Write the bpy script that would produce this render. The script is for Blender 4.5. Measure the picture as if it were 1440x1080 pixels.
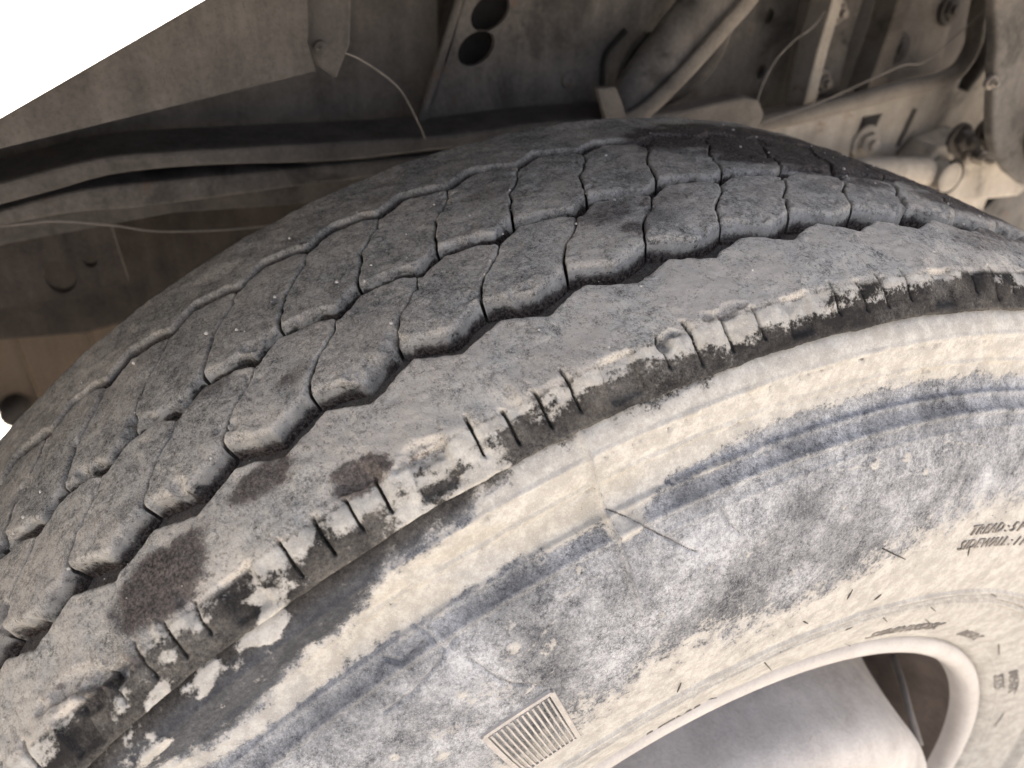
import bpy, bmesh, math, random
import numpy as np
from mathutils import Vector, Matrix, geometry

# ------------------------------------------------------------------ scene, camera, light
for o in list(bpy.data.objects):
    bpy.data.objects.remove(o)
SC = bpy.context.scene
COL = SC.collection
AX = 0.54                                  # height of the axle above the ground

cd = bpy.data.cameras.new('camera')
cam = bpy.data.objects.new('camera', cd)
COL.objects.link(cam)
right = Vector((0.4036, 0.9142, 0.0352))
down = Vector((0.5206, -0.1979, -0.8305))
fwd = Vector((-0.7523, 0.3535, -0.5559))
m = Matrix((right, -down, -fwd)).transposed().to_4x4()
m.translation = Vector((0.3242, -0.2583, 0.6723 + AX))
cam.matrix_world = m
cd.sensor_width = 36.0
cd.lens = 27.70
cd.clip_start = 0.01
cd.clip_end = 800
cd.dof.use_dof = True
cd.dof.focus_distance = 0.345
cd.dof.aperture_fstop = 9.0
SC.camera = cam

SUN_EL, SUN_AZ = math.radians(52), math.radians(-80)       # azimuth clockwise from +Y
w = bpy.data.worlds.new('World')
SC.world = w
w.use_nodes = True
nt = w.node_tree
sky = nt.nodes.new('ShaderNodeTexSky')
sky.sky_type = 'NISHITA'
sky.sun_disc = False
sky.sun_elevation = SUN_EL
sky.sun_rotation = SUN_AZ
sky.air_density = 0.35
sky.dust_density = 5.0
sky.ozone_density = 0.2
bg = nt.nodes['Background']
hsv = nt.nodes.new('ShaderNodeHueSaturation')                # hazy, milky daylight
hsv.inputs['Saturation'].default_value = 0.50
nt.links.new(sky.outputs[0], hsv.inputs['Color'])
nt.links.new(hsv.outputs[0], bg.inputs[0])
bg.inputs[1].default_value = 0.13

sd = bpy.data.lights.new('sun', 'SUN')
sd.energy = 4.6
sd.angle = math.radians(0.53)
sd.color = (1.0, 0.93, 0.83)
sun = bpy.data.objects.new('sun', sd)
COL.objects.link(sun)
sdir = Vector((math.cos(SUN_EL) * math.sin(SUN_AZ), math.cos(SUN_EL) * math.cos(SUN_AZ), math.sin(SUN_EL)))
sun.rotation_euler = sdir.to_track_quat('Z', 'Y').to_euler()
sun.location = (-6, 0, 8)

SC.view_settings.view_transform = 'Standard'
SC.view_settings.look = 'None'
SC.view_settings.gamma = 1.0
SC.view_settings.use_curve_mapping = False
SC.view_settings.exposure = 2.85
SC.render.engine = 'CYCLES'

# ------------------------------------------------------------------ helpers
def hash2(ix, iy, seed):
    h = (ix.astype(np.int64) * 374761393 + iy.astype(np.int64) * 668265263 + seed * 974711 + 1013904223) & 0xFFFFFFFF
    h = ((h ^ (h >> 13)) * 1274126177) & 0xFFFFFFFF
    h = ((h ^ (h >> 16)) * 2246822519) & 0xFFFFFFFF
    return ((h ^ (h >> 15)) & 0xFFFFFF) / float(0xFFFFFF)

def vnoise(x, y, seed=0):
    x = np.asarray(x, float); y = np.asarray(y, float)
    ix = np.floor(x); iy = np.floor(y)
    fx = x - ix; fy = y - iy
    fx = fx * fx * (3 - 2 * fx); fy = fy * fy * (3 - 2 * fy)
    a = hash2(ix, iy, seed); b = hash2(ix + 1, iy, seed)
    c = hash2(ix, iy + 1, seed); d = hash2(ix + 1, iy + 1, seed)
    return (a + (b - a) * fx) * (1 - fy) + (c + (d - c) * fx) * fy

def fbm(x, y, seed=0, oct=4, gain=0.5):
    s = 0; a = 1; t = 0
    for i in range(oct):
        s = s + a * vnoise(x * 2 ** i + 17.3 * i, y * 2 ** i - 9.1 * i, seed + i)
        t += a; a *= gain
    return s / t                                    # 0..1, mean .5

def sstep(a, b, x):
    t = np.clip((x - a) / (b - a), 0, 1)
    return t * t * (3 - 2 * t)

def mesh_obj(name, V, F, mat, parent=None, attr=None, smooth=True, loc=None):
    me = bpy.data.meshes.new(name)
    V = np.asarray(V, np.float32)
    if isinstance(F, np.ndarray):
        n = F.shape[1]
        me.vertices.add(len(V)); me.vertices.foreach_set('co', V.ravel())
        me.loops.add(F.size); me.loops.foreach_set('vertex_index', F.astype(np.int32).ravel())
        me.polygons.add(len(F))
        me.polygons.foreach_set('loop_start', np.arange(0, F.size, n, dtype=np.int32))
        me.polygons.foreach_set('loop_total', np.full(len(F), n, np.int32))
        me.update(calc_edges=True)
    else:
        me.from_pydata([tuple(map(float, v)) for v in V], [], F)
    me.validate()
    if smooth:
        me.polygons.foreach_set('use_smooth', np.ones(len(me.polygons), bool))
    if attr is not None:
        a = me.attributes.new('dirt_and_shade', 'FLOAT_COLOR', 'POINT')
        a.data.foreach_set('color', np.asarray(attr, np.float32).ravel())
    me.materials.append(mat)
    o = bpy.data.objects.new(name, me)
    COL.objects.link(o)
    if parent is not None:
        o.parent = parent
    if loc is not None:
        o.location = loc
    return o

def tag(o, label, cat, group=None):
    o['label'] = label; o['category'] = cat
    if group: o['group'] = group
    return o

def empty(name, loc, label=None, cat=None, group=None):
    o = bpy.data.objects.new(name, None)
    COL.objects.link(o); o.location = loc
    o.empty_display_size = 0.05
    if label: tag(o, label, cat, group)
    return o

def grid_faces(nr, nc, wrap=False):
    i = np.arange(nr - 1)[:, None]; j = np.arange(nc if wrap else nc - 1)[None, :]
    j2 = (j + 1) % nc
    return np.stack([i * nc + j, i * nc + j2, (i + 1) * nc + j2, (i + 1) * nc + j], -1).reshape(-1, 4)

def catmull(pts, n):
    P = np.asarray(pts, float)
    P = np.vstack([2 * P[0] - P[1], P, 2 * P[-1] - P[-2]])
    out = []
    for i in range(1, len(P) - 2):
        t = np.linspace(0, 1, n, endpoint=False)[:, None]
        a, b, c, d = P[i - 1], P[i], P[i + 1], P[i + 2]
        out.append(.5 * (2 * b + (c - a) * t + (2 * a - 5 * b + 4 * c - d) * t ** 2 + (3 * b - a - 3 * c + d) * t ** 3))
    return np.vstack(out + [P[-2][None]])

def tube_geo(pts, rad, seg=14, n=8, smooth=True, flat=1.0, rough=0.0, seed=0):
    """capped tube along a path; rad scalar or list; flat squashes it along x"""
    P = catmull(pts, n) if smooth and len(pts) > 2 else np.asarray(pts, float)
    N = len(P)
    r = np.full(N, rad) if np.isscalar(rad) else np.interp(np.linspace(0, 1, N), np.linspace(0, 1, len(rad)), rad)
    T = np.gradient(P, axis=0); T /= np.linalg.norm(T, axis=1)[:, None] + 1e-12
    up = np.array([1.0, 0, 0]) if abs(T[0][0]) < .9 else np.array([0, 0, 1.0])
    V = []
    a = np.linspace(0, 2 * math.pi, seg, endpoint=False)
    for i in range(N):
        u = up - T[i] * (up @ T[i]); u /= np.linalg.norm(u); up = u
        v = np.cross(T[i], u)
        rr = r[i] * (1 + rough * (vnoise(a * 2, a * 0 + i * .4, seed) - .5))
        V.append(P[i] + (np.cos(a) * rr * flat)[:, None] * u + (np.sin(a) * rr)[:, None] * v)
    V = np.vstack(V)
    F = [tuple(int(q) for q in f) for f in grid_faces(N, seg, True)]
    F.append(tuple(range(seg))[::-1]); F.append(tuple((N - 1) * seg + k for k in range(seg)))
    return V, F

def tube(name, pts, rad, mat, parent=None, **kw):
    V, F = tube_geo(pts, rad, **kw)
    return mesh_obj(name, V, F, mat, parent)

def autosmooth(o, ang=40, bev=0.0):
    if bev:
        b = o.modifiers.new('bevel', 'BEVEL'); b.width = bev; b.segments = 2
        b.limit_method = 'ANGLE'; b.angle_limit = math.radians(35)
    me = o.data
    bm = bmesh.new(); bm.from_mesh(me)
    for e in bm.edges:
        if len(e.link_faces) == 2 and e.calc_face_angle(0) > math.radians(ang):
            e.smooth = False
    bm.to_mesh(me); bm.free()
    return o

def plate_geo(outer, holes, x, th):
    loops = [[Vector((p[0], p[1], 0)) for p in outer]] + [[Vector((p[0], p[1], 0)) for p in h] for h in holes]
    tri = geometry.tessellate_polygon(loops)
    flat = [p for l in loops for p in l]
    n = len(flat)
    V = [(x, p.x, p.y) for p in flat] + [(x - th, p.x, p.y) for p in flat]
    F = [tuple(t) for t in tri] + [tuple(q + n for q in reversed(t)) for t in tri]
    k = 0
    for l in loops:
        L = len(l)
        for i in range(L):
            a, b = k + i, k + (i + 1) % L
            F.append((a, b, b + n, a + n))
        k += L
    return V, F

def plate(name, outer, x, th, mat, holes=(), parent=None, bev=0.0012):
    V, F = plate_geo(outer, holes, x, th)
    o = mesh_obj(name, V, F, mat, parent, smooth=False)
    bm = bmesh.new(); bm.from_mesh(o.data)
    bmesh.ops.recalc_face_normals(bm, faces=bm.faces)
    bmesh.ops.dissolve_limit(bm, angle_limit=0.01, verts=bm.verts, edges=bm.edges)
    bm.to_mesh(o.data); bm.free()
    if bev:
        b = o.modifiers.new('bevel', 'BEVEL'); b.width = bev; b.segments = 2
        b.limit_method = 'ANGLE'; b.angle_limit = math.radians(40)
    return o

def oval(cy, cz, ry, rz, rot=0, n=20):
    c, s = math.cos(rot), math.sin(rot)
    return [(cy + c * ry * math.cos(t) - s * rz * math.sin(t), cz + s * ry * math.cos(t) + c * rz * math.sin(t))
            for t in [2 * math.pi * i / n for i in range(n)]]

def box_geo(x0, x1, y0, y1, z0, z1):
    V = [(x, y, z) for x in (x0, x1) for y in (y0, y1) for z in (z0, z1)]
    F = [(0, 1, 3, 2), (4, 6, 7, 5), (0, 4, 5, 1), (2, 3, 7, 6), (0, 2, 6, 4), (1, 5, 7, 3)]
    return V, F

def join_geo(*parts):
    V, F = [], []
    for v, f in parts:
        k = len(V); V += [tuple(map(float, q)) for q in v]
        F += [tuple(int(i) + k for i in q) for q in f]
    return V, F

# ------------------------------------------------------------------ materials
class NB:
    def __init__(self, name):
        self.m = bpy.data.materials.new(name); self.m.use_nodes = True
        self.t = self.m.node_tree
        self.b = self.t.nodes['Principled BSDF']
        self.co = self.n('ShaderNodeTexCoord').outputs['Object']
    def n(self, typ, **kw):
        x = self.t.nodes.new(typ)
        for k, v in kw.items(): setattr(x, k, v)
        return x
    def l(self, a, b): self.t.links.new(a, b)
    def put(self, sock, v):
        if hasattr(v, 'is_linked'): self.l(v, sock)
        else:
            if sock.type == 'RGBA' and len(v) == 3: v = (*v, 1)
            sock.default_value = v
    def noise(self, scale, detail=4, rough=.6, vec=None, dist=0):
        x = self.n('ShaderNodeTexNoise')
        x.inputs['Scale'].default_value = scale; x.inputs['Detail'].default_value = detail
        x.inputs['Roughness'].default_value = rough; x.inputs['Distortion'].default_value = dist
        self.l(vec or self.co, x.inputs['Vector'])
        return x.outputs[0]
    def voro(self, scale, feat='F1', vec=None):
        x = self.n('ShaderNodeTexVoronoi', feature=feat)
        x.inputs['Scale'].default_value = scale
        self.l(vec or self.co, x.inputs['Vector'])
        return x.outputs['Distance']
    def math(self, op, a, b=0.0, c=0.0, clamp=False):
        x = self.n('ShaderNodeMath', operation=op, use_clamp=clamp)
        for i, v in enumerate((a, b, c)): self.put(x.inputs[i], v)
        return x.outputs[0]
    def ramp(self, f, lo, hi, smooth=True):
        x = self.n('ShaderNodeMapRange', clamp=True)
        if smooth: x.interpolation_type = 'SMOOTHSTEP'
        self.put(x.inputs[0], f); x.inputs[1].default_value = lo; x.inputs[2].default_value = hi
        return x.outputs[0]
    def mix(self, f, a, b, blend='MIX'):
        x = self.n('ShaderNodeMix', data_type='RGBA', blend_type=blend)
        self.put(x.inputs[0], f); self.put(x.inputs[6], a); self.put(x.inputs[7], b)
        return x.outputs[2]
    def scaled(self, s):
        x = self.n('ShaderNodeMapping'); x.inputs['Scale'].default_value = s
        self.l(self.co, x.inputs['Vector']); return x.outputs[0]
    def bump(self, h, strength, dist, prev=None):
        x = self.n('ShaderNodeBump'); x.inputs['Strength'].default_value = strength
        x.inputs['Distance'].default_value = dist; self.l(h, x.inputs['Height'])
        if prev is not None: self.l(prev, x.inputs['Normal'])
        return x.outputs[0]
    def out(self, col, rough=.9, nrm=None, spec=.25, metal=0):
        self.put(self.b.inputs['Base Color'], col); self.put(self.b.inputs['Roughness'], rough)
        self.b.inputs['Specular IOR Level'].default_value = spec
        self.put(self.b.inputs['Metallic'], metal)
        if nrm is not None: self.l(nrm, self.b.inputs['Normal'])
        return self.m

def rubber_material():
    """worn tyre rubber: R = caked mud, G = oil marks and painted groove shade, B = grey dust with painted tread light, A = yellowish mud tint"""
    n = NB('tyre_rubber')
    at = n.n('ShaderNodeAttribute', attribute_name='dirt_and_shade')
    sep = n.n('ShaderNodeSeparateColor'); n.l(at.outputs['Color'], sep.inputs[0])
    mud, stain_shade, dust, yel = sep.outputs[0], sep.outputs[1], sep.outputs[2], at.outputs['Alpha']
    n1 = n.noise(110, 6, .70)
    n2 = n.noise(700, 4, .7)
    n3 = n.noise(28, 4, .6)
    n4 = n.noise(1900, 3, .6)
    n5 = n.noise(330, 5, .75)
    def add(f, *terms):
        for (t, amp) in terms:
            f = n.math('ADD', f, n.math('MULTIPLY', n.math('SUBTRACT', t, .5), amp))
        return f
    mudm = n.ramp(add(mud, (n1, 1.3), (n5, 1.3), (n2, 1.0)), .30, .72)
    d = n.math('MULTIPLY', add(0.0, (n3, 1.6), (n1, 1.9), (n5, 1.7), (n2, 2.3), (n4, 1.8)), n.math('MULTIPLY_ADD', dust, .95, .22))
    d = n.math('ADD', dust, d)
    d = n.ramp(d, -.15, 1.15, False)
    px_ = n.n('ShaderNodeSeparateXYZ'); n.l(n.co, px_.inputs[0])
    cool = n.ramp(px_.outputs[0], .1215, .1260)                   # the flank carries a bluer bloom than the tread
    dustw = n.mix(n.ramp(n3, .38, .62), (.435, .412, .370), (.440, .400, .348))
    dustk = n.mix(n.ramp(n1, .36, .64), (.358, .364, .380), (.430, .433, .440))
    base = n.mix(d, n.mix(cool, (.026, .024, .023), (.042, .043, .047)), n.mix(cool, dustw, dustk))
    gr = n.ramp(n4, .60, .70)                                    # pale grit grains pressed into the rubber
    base = n.mix(n.math('MULTIPLY', gr, n.math('MULTIPLY', dust, .8)), base, (.56, .54, .51))
    mudc = n.mix(n.ramp(n1, .38, .62), (.295, .284, .262), (.412, .398, .370))
    mudc = n.mix(n.math('MULTIPLY', yel, .5), mudc, n.mix(n.ramp(n1, .35, .65), (.300, .272, .215), (.412, .380, .312)))
    mudc = n.mix(n.math('MULTIPLY', n.ramp(n5, .46, .62), .40), mudc, (.285, .262, .24))
    mudc = n.mix(n.math('MULTIPLY', n.ramp(n2, .48, .62), .42), mudc, (.27, .25, .23))
    mudc = n.mix(n.math('MULTIPLY', n.ramp(n4, .56, .66), .45), mudc, (.52, .495, .46))
    col = n.mix(mudm, base, mudc)
    s = n.ramp(add(stain_shade, (n1, .9), (n5, 1.5), (n2, 1.3)), .32, .80)
    s = n.math('MULTIPLY', s, .88)
    col = n.mix(s, col, n.mix(n.ramp(n2, .40, .66), (.020, .015, .014), (.120, .096, .086)))
    h = n.math('ADD', n.math('MULTIPLY', n2, .55), n.math('MULTIPLY', n4, .35))
    h = n.math('ADD', h, n.math('MULTIPLY', mudm, .30))
    h = n.math('ADD', h, n.math('MULTIPLY', n5, .45))
    h = n.math('MULTIPLY', h, n.math('SUBTRACT', 1.0, n.math('MULTIPLY', mudm, .60)))
    nr = n.bump(h, .7, .0012)
    nr = n.bump(mudm, .55, .0012, nr)                              # the crust stands proud of the rubber
    rough = n.math('SUBTRACT', 1.0, n.math('MULTIPLY', s, .15))
    return n.out(col, rough, nr, .05)

def dusty(name, dark, light, amt=.5, scale=22, fine=260, rough=.85, bump=.25, spec=.25, rust=None, streak=False, oily=.0):
    """painted or bare part lying under road dust; the dust is thicker on what faces up"""
    n = NB(name)
    big = n.noise(scale, 5, .62)
    f = n.noise(fine, 4, .65)
    k = n.math('ADD', n.math('MULTIPLY', n.math('SUBTRACT', big, .5), 1.3), amt)
    k = n.math('ADD', k, n.math('MULTIPLY', n.math('SUBTRACT', f, .5), .8))
    if streak:
        st = n.noise(60, 4, .6, n.scaled((1, 1, .12)))
        k = n.math('ADD', k, n.math('MULTIPLY', n.math('SUBTRACT', st, .5), .9))
    k = n.ramp(k, 0, 1, False)
    col = n.mix(k, dark, light)
    if rust:
        r = n.ramp(n.noise(scale * 2.3, 6, .7, dist=.4), .60, .72)
        col = n.mix(n.math('MULTIPLY', r, .7), col, rust)
    oil = n.ramp(n.noise(scale * .55, 5, .65, dist=.6), .54, .66)
    col = n.mix(n.math('MULTIPLY', oil, oily), col, tuple(.35 * q for q in dark))
    sp = n.ramp(n.noise(fine * 2.2, 2, .5), .60, .70)
    col = n.mix(n.math('MULTIPLY', sp, .35), col, dark)
    nr = n.bump(n.math('ADD', f, n.math('MULTIPLY', big, .6)), bump, .002)
    return n.out(col, rough, nr, spec)

RUB = rubber_material()
M_FRAME = dusty('dusty_frame_paint', (.032, .029, .027), (.140, .126, .112), .52, rust=(.10, .052, .032), streak=True, oily=.55)
M_FRAME2 = dusty('dusty_frame_paint_grey', (.034, .031, .028), (.118, .106, .096), .52, streak=True)
M_PALE = dusty('pale_dust_caked_steel', (.13, .112, .095), (.37, .330, .280), .62, rust=(.15, .09, .06), fine=420, bump=.5, oily=.5, streak=True)
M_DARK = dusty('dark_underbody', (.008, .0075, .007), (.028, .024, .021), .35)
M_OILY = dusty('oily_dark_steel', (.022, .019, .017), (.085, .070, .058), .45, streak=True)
M_BLACK = dusty('black_rubber_hose', (.014, .013, .013), (.13, .112, .095), .38, fine=380)
M_HOSE = dusty('dusty_hose', (.045, .038, .033), (.20, .174, .146), .55, fine=420, oily=.45)
M_WIRE = dusty('dusty_wire', (.10, .09, .08), (.24, .215, .19), .5)
M_TAN = dusty('tan_dust_panel', (.10, .075, .055), (.19, .145, .105), .55, scale=9, streak=True)
M_RIM = dusty('dusty_rim_paint', (.30, .275, .258), (.48, .455, .432), .60, scale=30, fine=500, rough=.7, bump=.12)
M_DISC = dusty('dusty_wheel_disc', (.29, .265, .245), (.52, .49, .46), .58, scale=34, fine=420, bump=.35, rust=(.30, .24, .20), streak=True)
M_WELL = dusty('rim_well_rusty_paint', (.045, .035, .031), (.13, .105, .09), .5, scale=24, streak=True)
M_BOLT = dusty('dusty_bolt_steel', (.05, .044, .04), (.30, .26, .22), .5, scale=60, fine=600, bump=.5, rust=(.13, .07, .04))
M_GRIT = dusty('pale_grit', (.34, .31, .28), (.62, .58, .53), .6, scale=300, fine=900)
M_CAB = dusty('cab_paint', (.25, .26, .27), (.42, .41, .39), .4, scale=4, rough=.5, spec=.4)
M_GLASS = dusty('cab_glass', (.01, .012, .014), (.03, .03, .03), .3, rough=.12, spec=.6)
M_GROUND = dusty('dusty_ground', (.36, .32, .27), (.56, .52, .46), .55, scale=1.6, fine=30, bump=.3)

# ------------------------------------------------------------------ ground
V, F = [], []
N = 24
g = np.linspace(-1, 1, N + 1); g = np.sign(g) * np.abs(g) ** 2.2 * 260
gx, gy = np.meshgrid(g, g, indexing='ij')
gz = (fbm(gx * .7 + 3, gy * .7, 5) - .5) * .05 * sstep(2.5, 6, np.hypot(gx, gy)) - 0.0015
ground = mesh_obj('ground', np.stack([gx, gy, gz], -1).reshape(-1, 3), grid_faces(N + 1, N + 1)[:, ::-1].copy(), M_GROUND)
ground['kind'] = 'structure'

# ------------------------------------------------------------------ tyre: coordinates
TH0, PIT = -0.6495, 0.0749194              # first sipe and angular pitch of the tread pattern (84 pitches)
PITCHES = 84
PIT = 2 * math.pi / PITCHES
KM = PIT * 0.54                            # metres of tread per pitch
C0 = (0.0, 0.0, AX)                        # the axle: origin of every tyre mesh

def crown(x): return 0.54 - np.where(np.asarray(x) > 0, 0.012, 0.0035) * (np.asarray(x) / 0.11) ** 2
def cyl(k, r, x):
    t = TH0 + PIT * np.asarray(k)
    return np.stack([x + 0 * t, r * np.sin(t), r * np.cos(t)], -1)

def wave(k, verts, jit=0.0007, seed=0):
    """periodic zigzag through (phase, x) vertices, every vertex a little off"""
    k = np.asarray(k, float)
    n0, n1 = int(math.floor(k.min())) - 2, int(math.ceil(k.max())) + 3
    ks, xs = [], []
    for n in range(n0, n1):
        for i, (ph, x) in enumerate(verts):
            h = hash2(np.array([n]), np.array([i]), seed)[0]; h2 = hash2(np.array([n]), np.array([i + 50]), seed)[0]
            ks.append(n + ph + (h2 - .5) * .07); xs.append(x + (h - .5) * 2 * jit)
    base = np.interp(k, ks, xs)
    a = np.interp(k - .03, ks, xs); b = np.interp(k + .03, ks, xs)
    return (base * 2 + a + b) / 4

def gB_rib(k):  return wave(k, [(.04, .0660), (.53, .0755)], .0006, 11)
def gB_row(k):  return wave(k, [(-.01, .0517), (.12, .0527), (.52, .0602)], .0006, 12)
def gC_row1(k): return wave(k, [(-.07, .0085), (.40, .0105), (.62, .0178)], .0004, 13)
def gC_row2(k): return wave(k, [(-.05, -.0012), (.48, .0022), (.64, .0075)], .0004, 14)
def gD_row2(k): return wave(k, [(.05, -.0640), (.48, -.0600), (.66, -.0540)], .0005, 15)
def gD_rib(k):  return wave(k, [(.05, -.0735), (.48, -.0695), (.66, -.0630)], .0006, 16)
def sipe1(x):   return np.interp(-np.asarray(x), [-.070, -.061, -.050, -.037, -.024, -.012, 0], [-.04, -.03, .0, .19, .50, .64, .70])
def sipe2(x):   return np.interp(-np.asarray(x), [-.010, .0, .027, .044, .056, .070], [-.06, -.05, .21, .52, .64, .68])

STAINS = [  # k, x, radius along k (pitches), radius along x (m), strength
    (1.02, .0914, .62, .016, 1.0), (1.30, .086, .45, .010, .8), (2.25, .0805, .42, .008, .85), (3.16, .1045, .34, .0075, 1.0), (3.02, .099, .2, .004, .8),
    (10.2, -.022, 1.2, .018, 1.3), (9.2, -.055, .9, .016, 1.2), (11.0, .004, 1.1, .014, 1.0), (10.9, -.060, 2.4, .040, 1.5), (11.9, -.018, 1.9, .032, 1.4), (9.6, -.068, 1.2, .024, 1.1), (13.2, .015, 1.6, .035, 1.1), (12.4, .035, .9, .014, .8), (10.0, -.03, .6, .008, .8), (11.0, .02, .55, .010, .7), (12.4, .075, 1.0, .012, .7), (13.5, .09, 1.2, .016, .7), (8.9, -.058, .5, .007, .7), (10.9, .045, .5, .010, .35),
    (7.03, .041, .25, .006, .7), (6.9, .022, .5, .012, .6), (7.4, .036, .3, .008, .5), (7.7, .022, .5, .008, .55), (6.0, -.033, .45, .010, .5), (6.2, .004, .4, .006, .5),
    (11.4, .087, .8, .012, .55), (12.3, .08, 1.0, .02, .5), (2.03, .0122, .35, .007, .6), (2.9, .0389, .25, .006, .6), (.25, .108, .5, .008, .5),
    (-.2, .100, .6, .010, .45), (10.2, .03, .7, .01, .45), (8.5, -.03, .6, .008, .35), (12.6, .03, .9, .014, .5), (3.9, .014, .3, .005, .3), (.9, .047, .4, .006, .4),
    (-1.6, .04, .6, .012, .4), (5.2, .052, .3, .006, .25), (3.45, -.055, .5, .008, .4), (-.8, .012, .5, .008, .35)]

def stain_at(k, x):
    s = np.zeros_like(k)
    for (a, b, ra, rb, st) in STAINS:
        d = np.sqrt(((k - a) / ra) ** 2 + ((x - b) / rb) ** 2)
        d = d + (fbm(k * 2.2 + a, x * 60 + b, 31, 3) - .5) * .7
        s = np.maximum(s, st * (1 - sstep(.45, 1.35, d)))
    return s

def tread_dust_light(k, x):  # dust plus painted light: brighter at the shoulder, darker inboard
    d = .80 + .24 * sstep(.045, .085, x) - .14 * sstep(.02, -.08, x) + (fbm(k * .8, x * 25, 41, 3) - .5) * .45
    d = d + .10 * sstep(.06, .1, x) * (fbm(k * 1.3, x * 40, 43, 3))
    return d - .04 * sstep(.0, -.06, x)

wheel = empty('wheel_assembly', (0, 0, 0), 'big worn truck wheel with cracked dusty tread and mud caked sidewall', 'wheel')

# ------------------------------------------------------------------ carcass with both sidewalls (the part 'tyre')
PROF = [(.514, .1040), (.5135, .1125), (.5125, .1170), (.510, .1212), (.505, .1250), (.4985, .1266), (.487, .1258), (.4765, .1285), (.470, .1325), (.464, .1385),
        (.452, .1435), (.435, .1478), (.410, .1512), (.385, .1518), (.362, .1497), (.3456, .1472), (.330, .1442), (.312, .1395), (.300, .1345), (.2935, .1312), (.2895, .1255), (.284, .115), (.272, .105)]

def ridge(r, c, wd): return np.exp(-((r - c) / wd) ** 2)

def kcurve(k, pts):
    p = np.array(pts); return np.interp(k, p[:, 0], p[:, 1])

TOPMUD = [(-6, .495), (-1, .493), (-.13, .4914), (.36, .4855), (1.13, .4850), (2.29, .4905), (2.9, .5025), (3.66, .5065), (4.39, .5142), (5.24, .513), (6.04, .5119), (7.07, .5128), (8.0, .519), (10, .5175), (12, .5175), (60, .516)]
LOWMUD = [(-6, .478), (.09, .479), (1.13, .474), (2, .4747), (3.58, .4727), (4.3, .4737), (5.0, .471), (5.35, .4665), (5.6, .470), (6.07, .4755), (7.37, .4800), (8.66, .4805), (12, .4808), (60, .48)]
INMUD = [(-6, .39), (2.31, .391), (2.81, .384), (3.97, .3845), (5.0, .392), (5.67, .396), (6.4, .388), (7.02, .381), (8.34, .382), (9.6, .393), (10.73, .414), (12.7, .423), (16, .418), (60, .42)]

def segd(k, r, a, b, rm):
    """distance in metres from (k, r) to the segment a-b on the unrolled sidewall"""
    s = PIT * rm
    ax, ay, bx, by = a[0] * s, a[1], b[0] * s, b[1]
    px, py = k * s, r
    L = (bx - ax) ** 2 + (by - ay) ** 2
    t = np.clip(((px - ax) * (bx - ax) + (py - ay) * (by - ay)) / L, 0, 1)
    return np.hypot(px - ax - t * (bx - ax), py - ay - t * (by - ay))

CRACKS = [[(5.14, .4755), (5.34, .4695), (5.6, .4613), (5.84, .4514), (6.06, .444)], [(1.9, .4549), (2.25, .4545), (2.52, .4568), (2.8, .4605), (3.02, .4636)],
          [(3.02, .4533), (3.1, .443), (3.26, .4306), (3.54, .4203)], [(6.48, .4586), (6.58, .450), (6.72, .443)], [(2.25, .470), (2.4, .4665), (2.75, .468)], [(2.75, .4725), (2.85, .462)]]
SCRAPES = [[(3.3, .437), (4.1, .4475)], [(2.55, .432), (2.95, .4365)], [(8.3, .455), (8.9, .452)], [(9.5, .446), (9.7, .4425)], [(7.35, .472), (7.8, .4655)], [(3.1, .42), (3.9, .425)], [(10.2, .455), (11.2, .449)], [(6.8, .43), (7.2, .436)], [(4.3, .455), (4.8, .4565)]]
RINGSPOTS = [(2.90, .4375, .0058), (3.45, .4445, .003), (3.12, .4295, .0032), (2.65, .426, .0026), (3.85, .437, .0024), (2.2, .4315, .003), (3.6, .4565, .002), (7.3, .4715, .0026), (4.25, .4705, .002)]
SPOTS = [(3.5, .4465, .003), (3.95, .438, .0022), (8.9, .4525, .0032), (9.5, .452, .0028), (2.35, .428, .003), (2.0, .419, .0035), (2.7, .4415, .002), (9.9, .4425, .0026), (6.2, .434, .002), (5.4, .421, .0018), (7.6, .409, .002), (8.4, .436, .0018), (4.6, .462, .002), (1.6, .435, .0026)]

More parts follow.
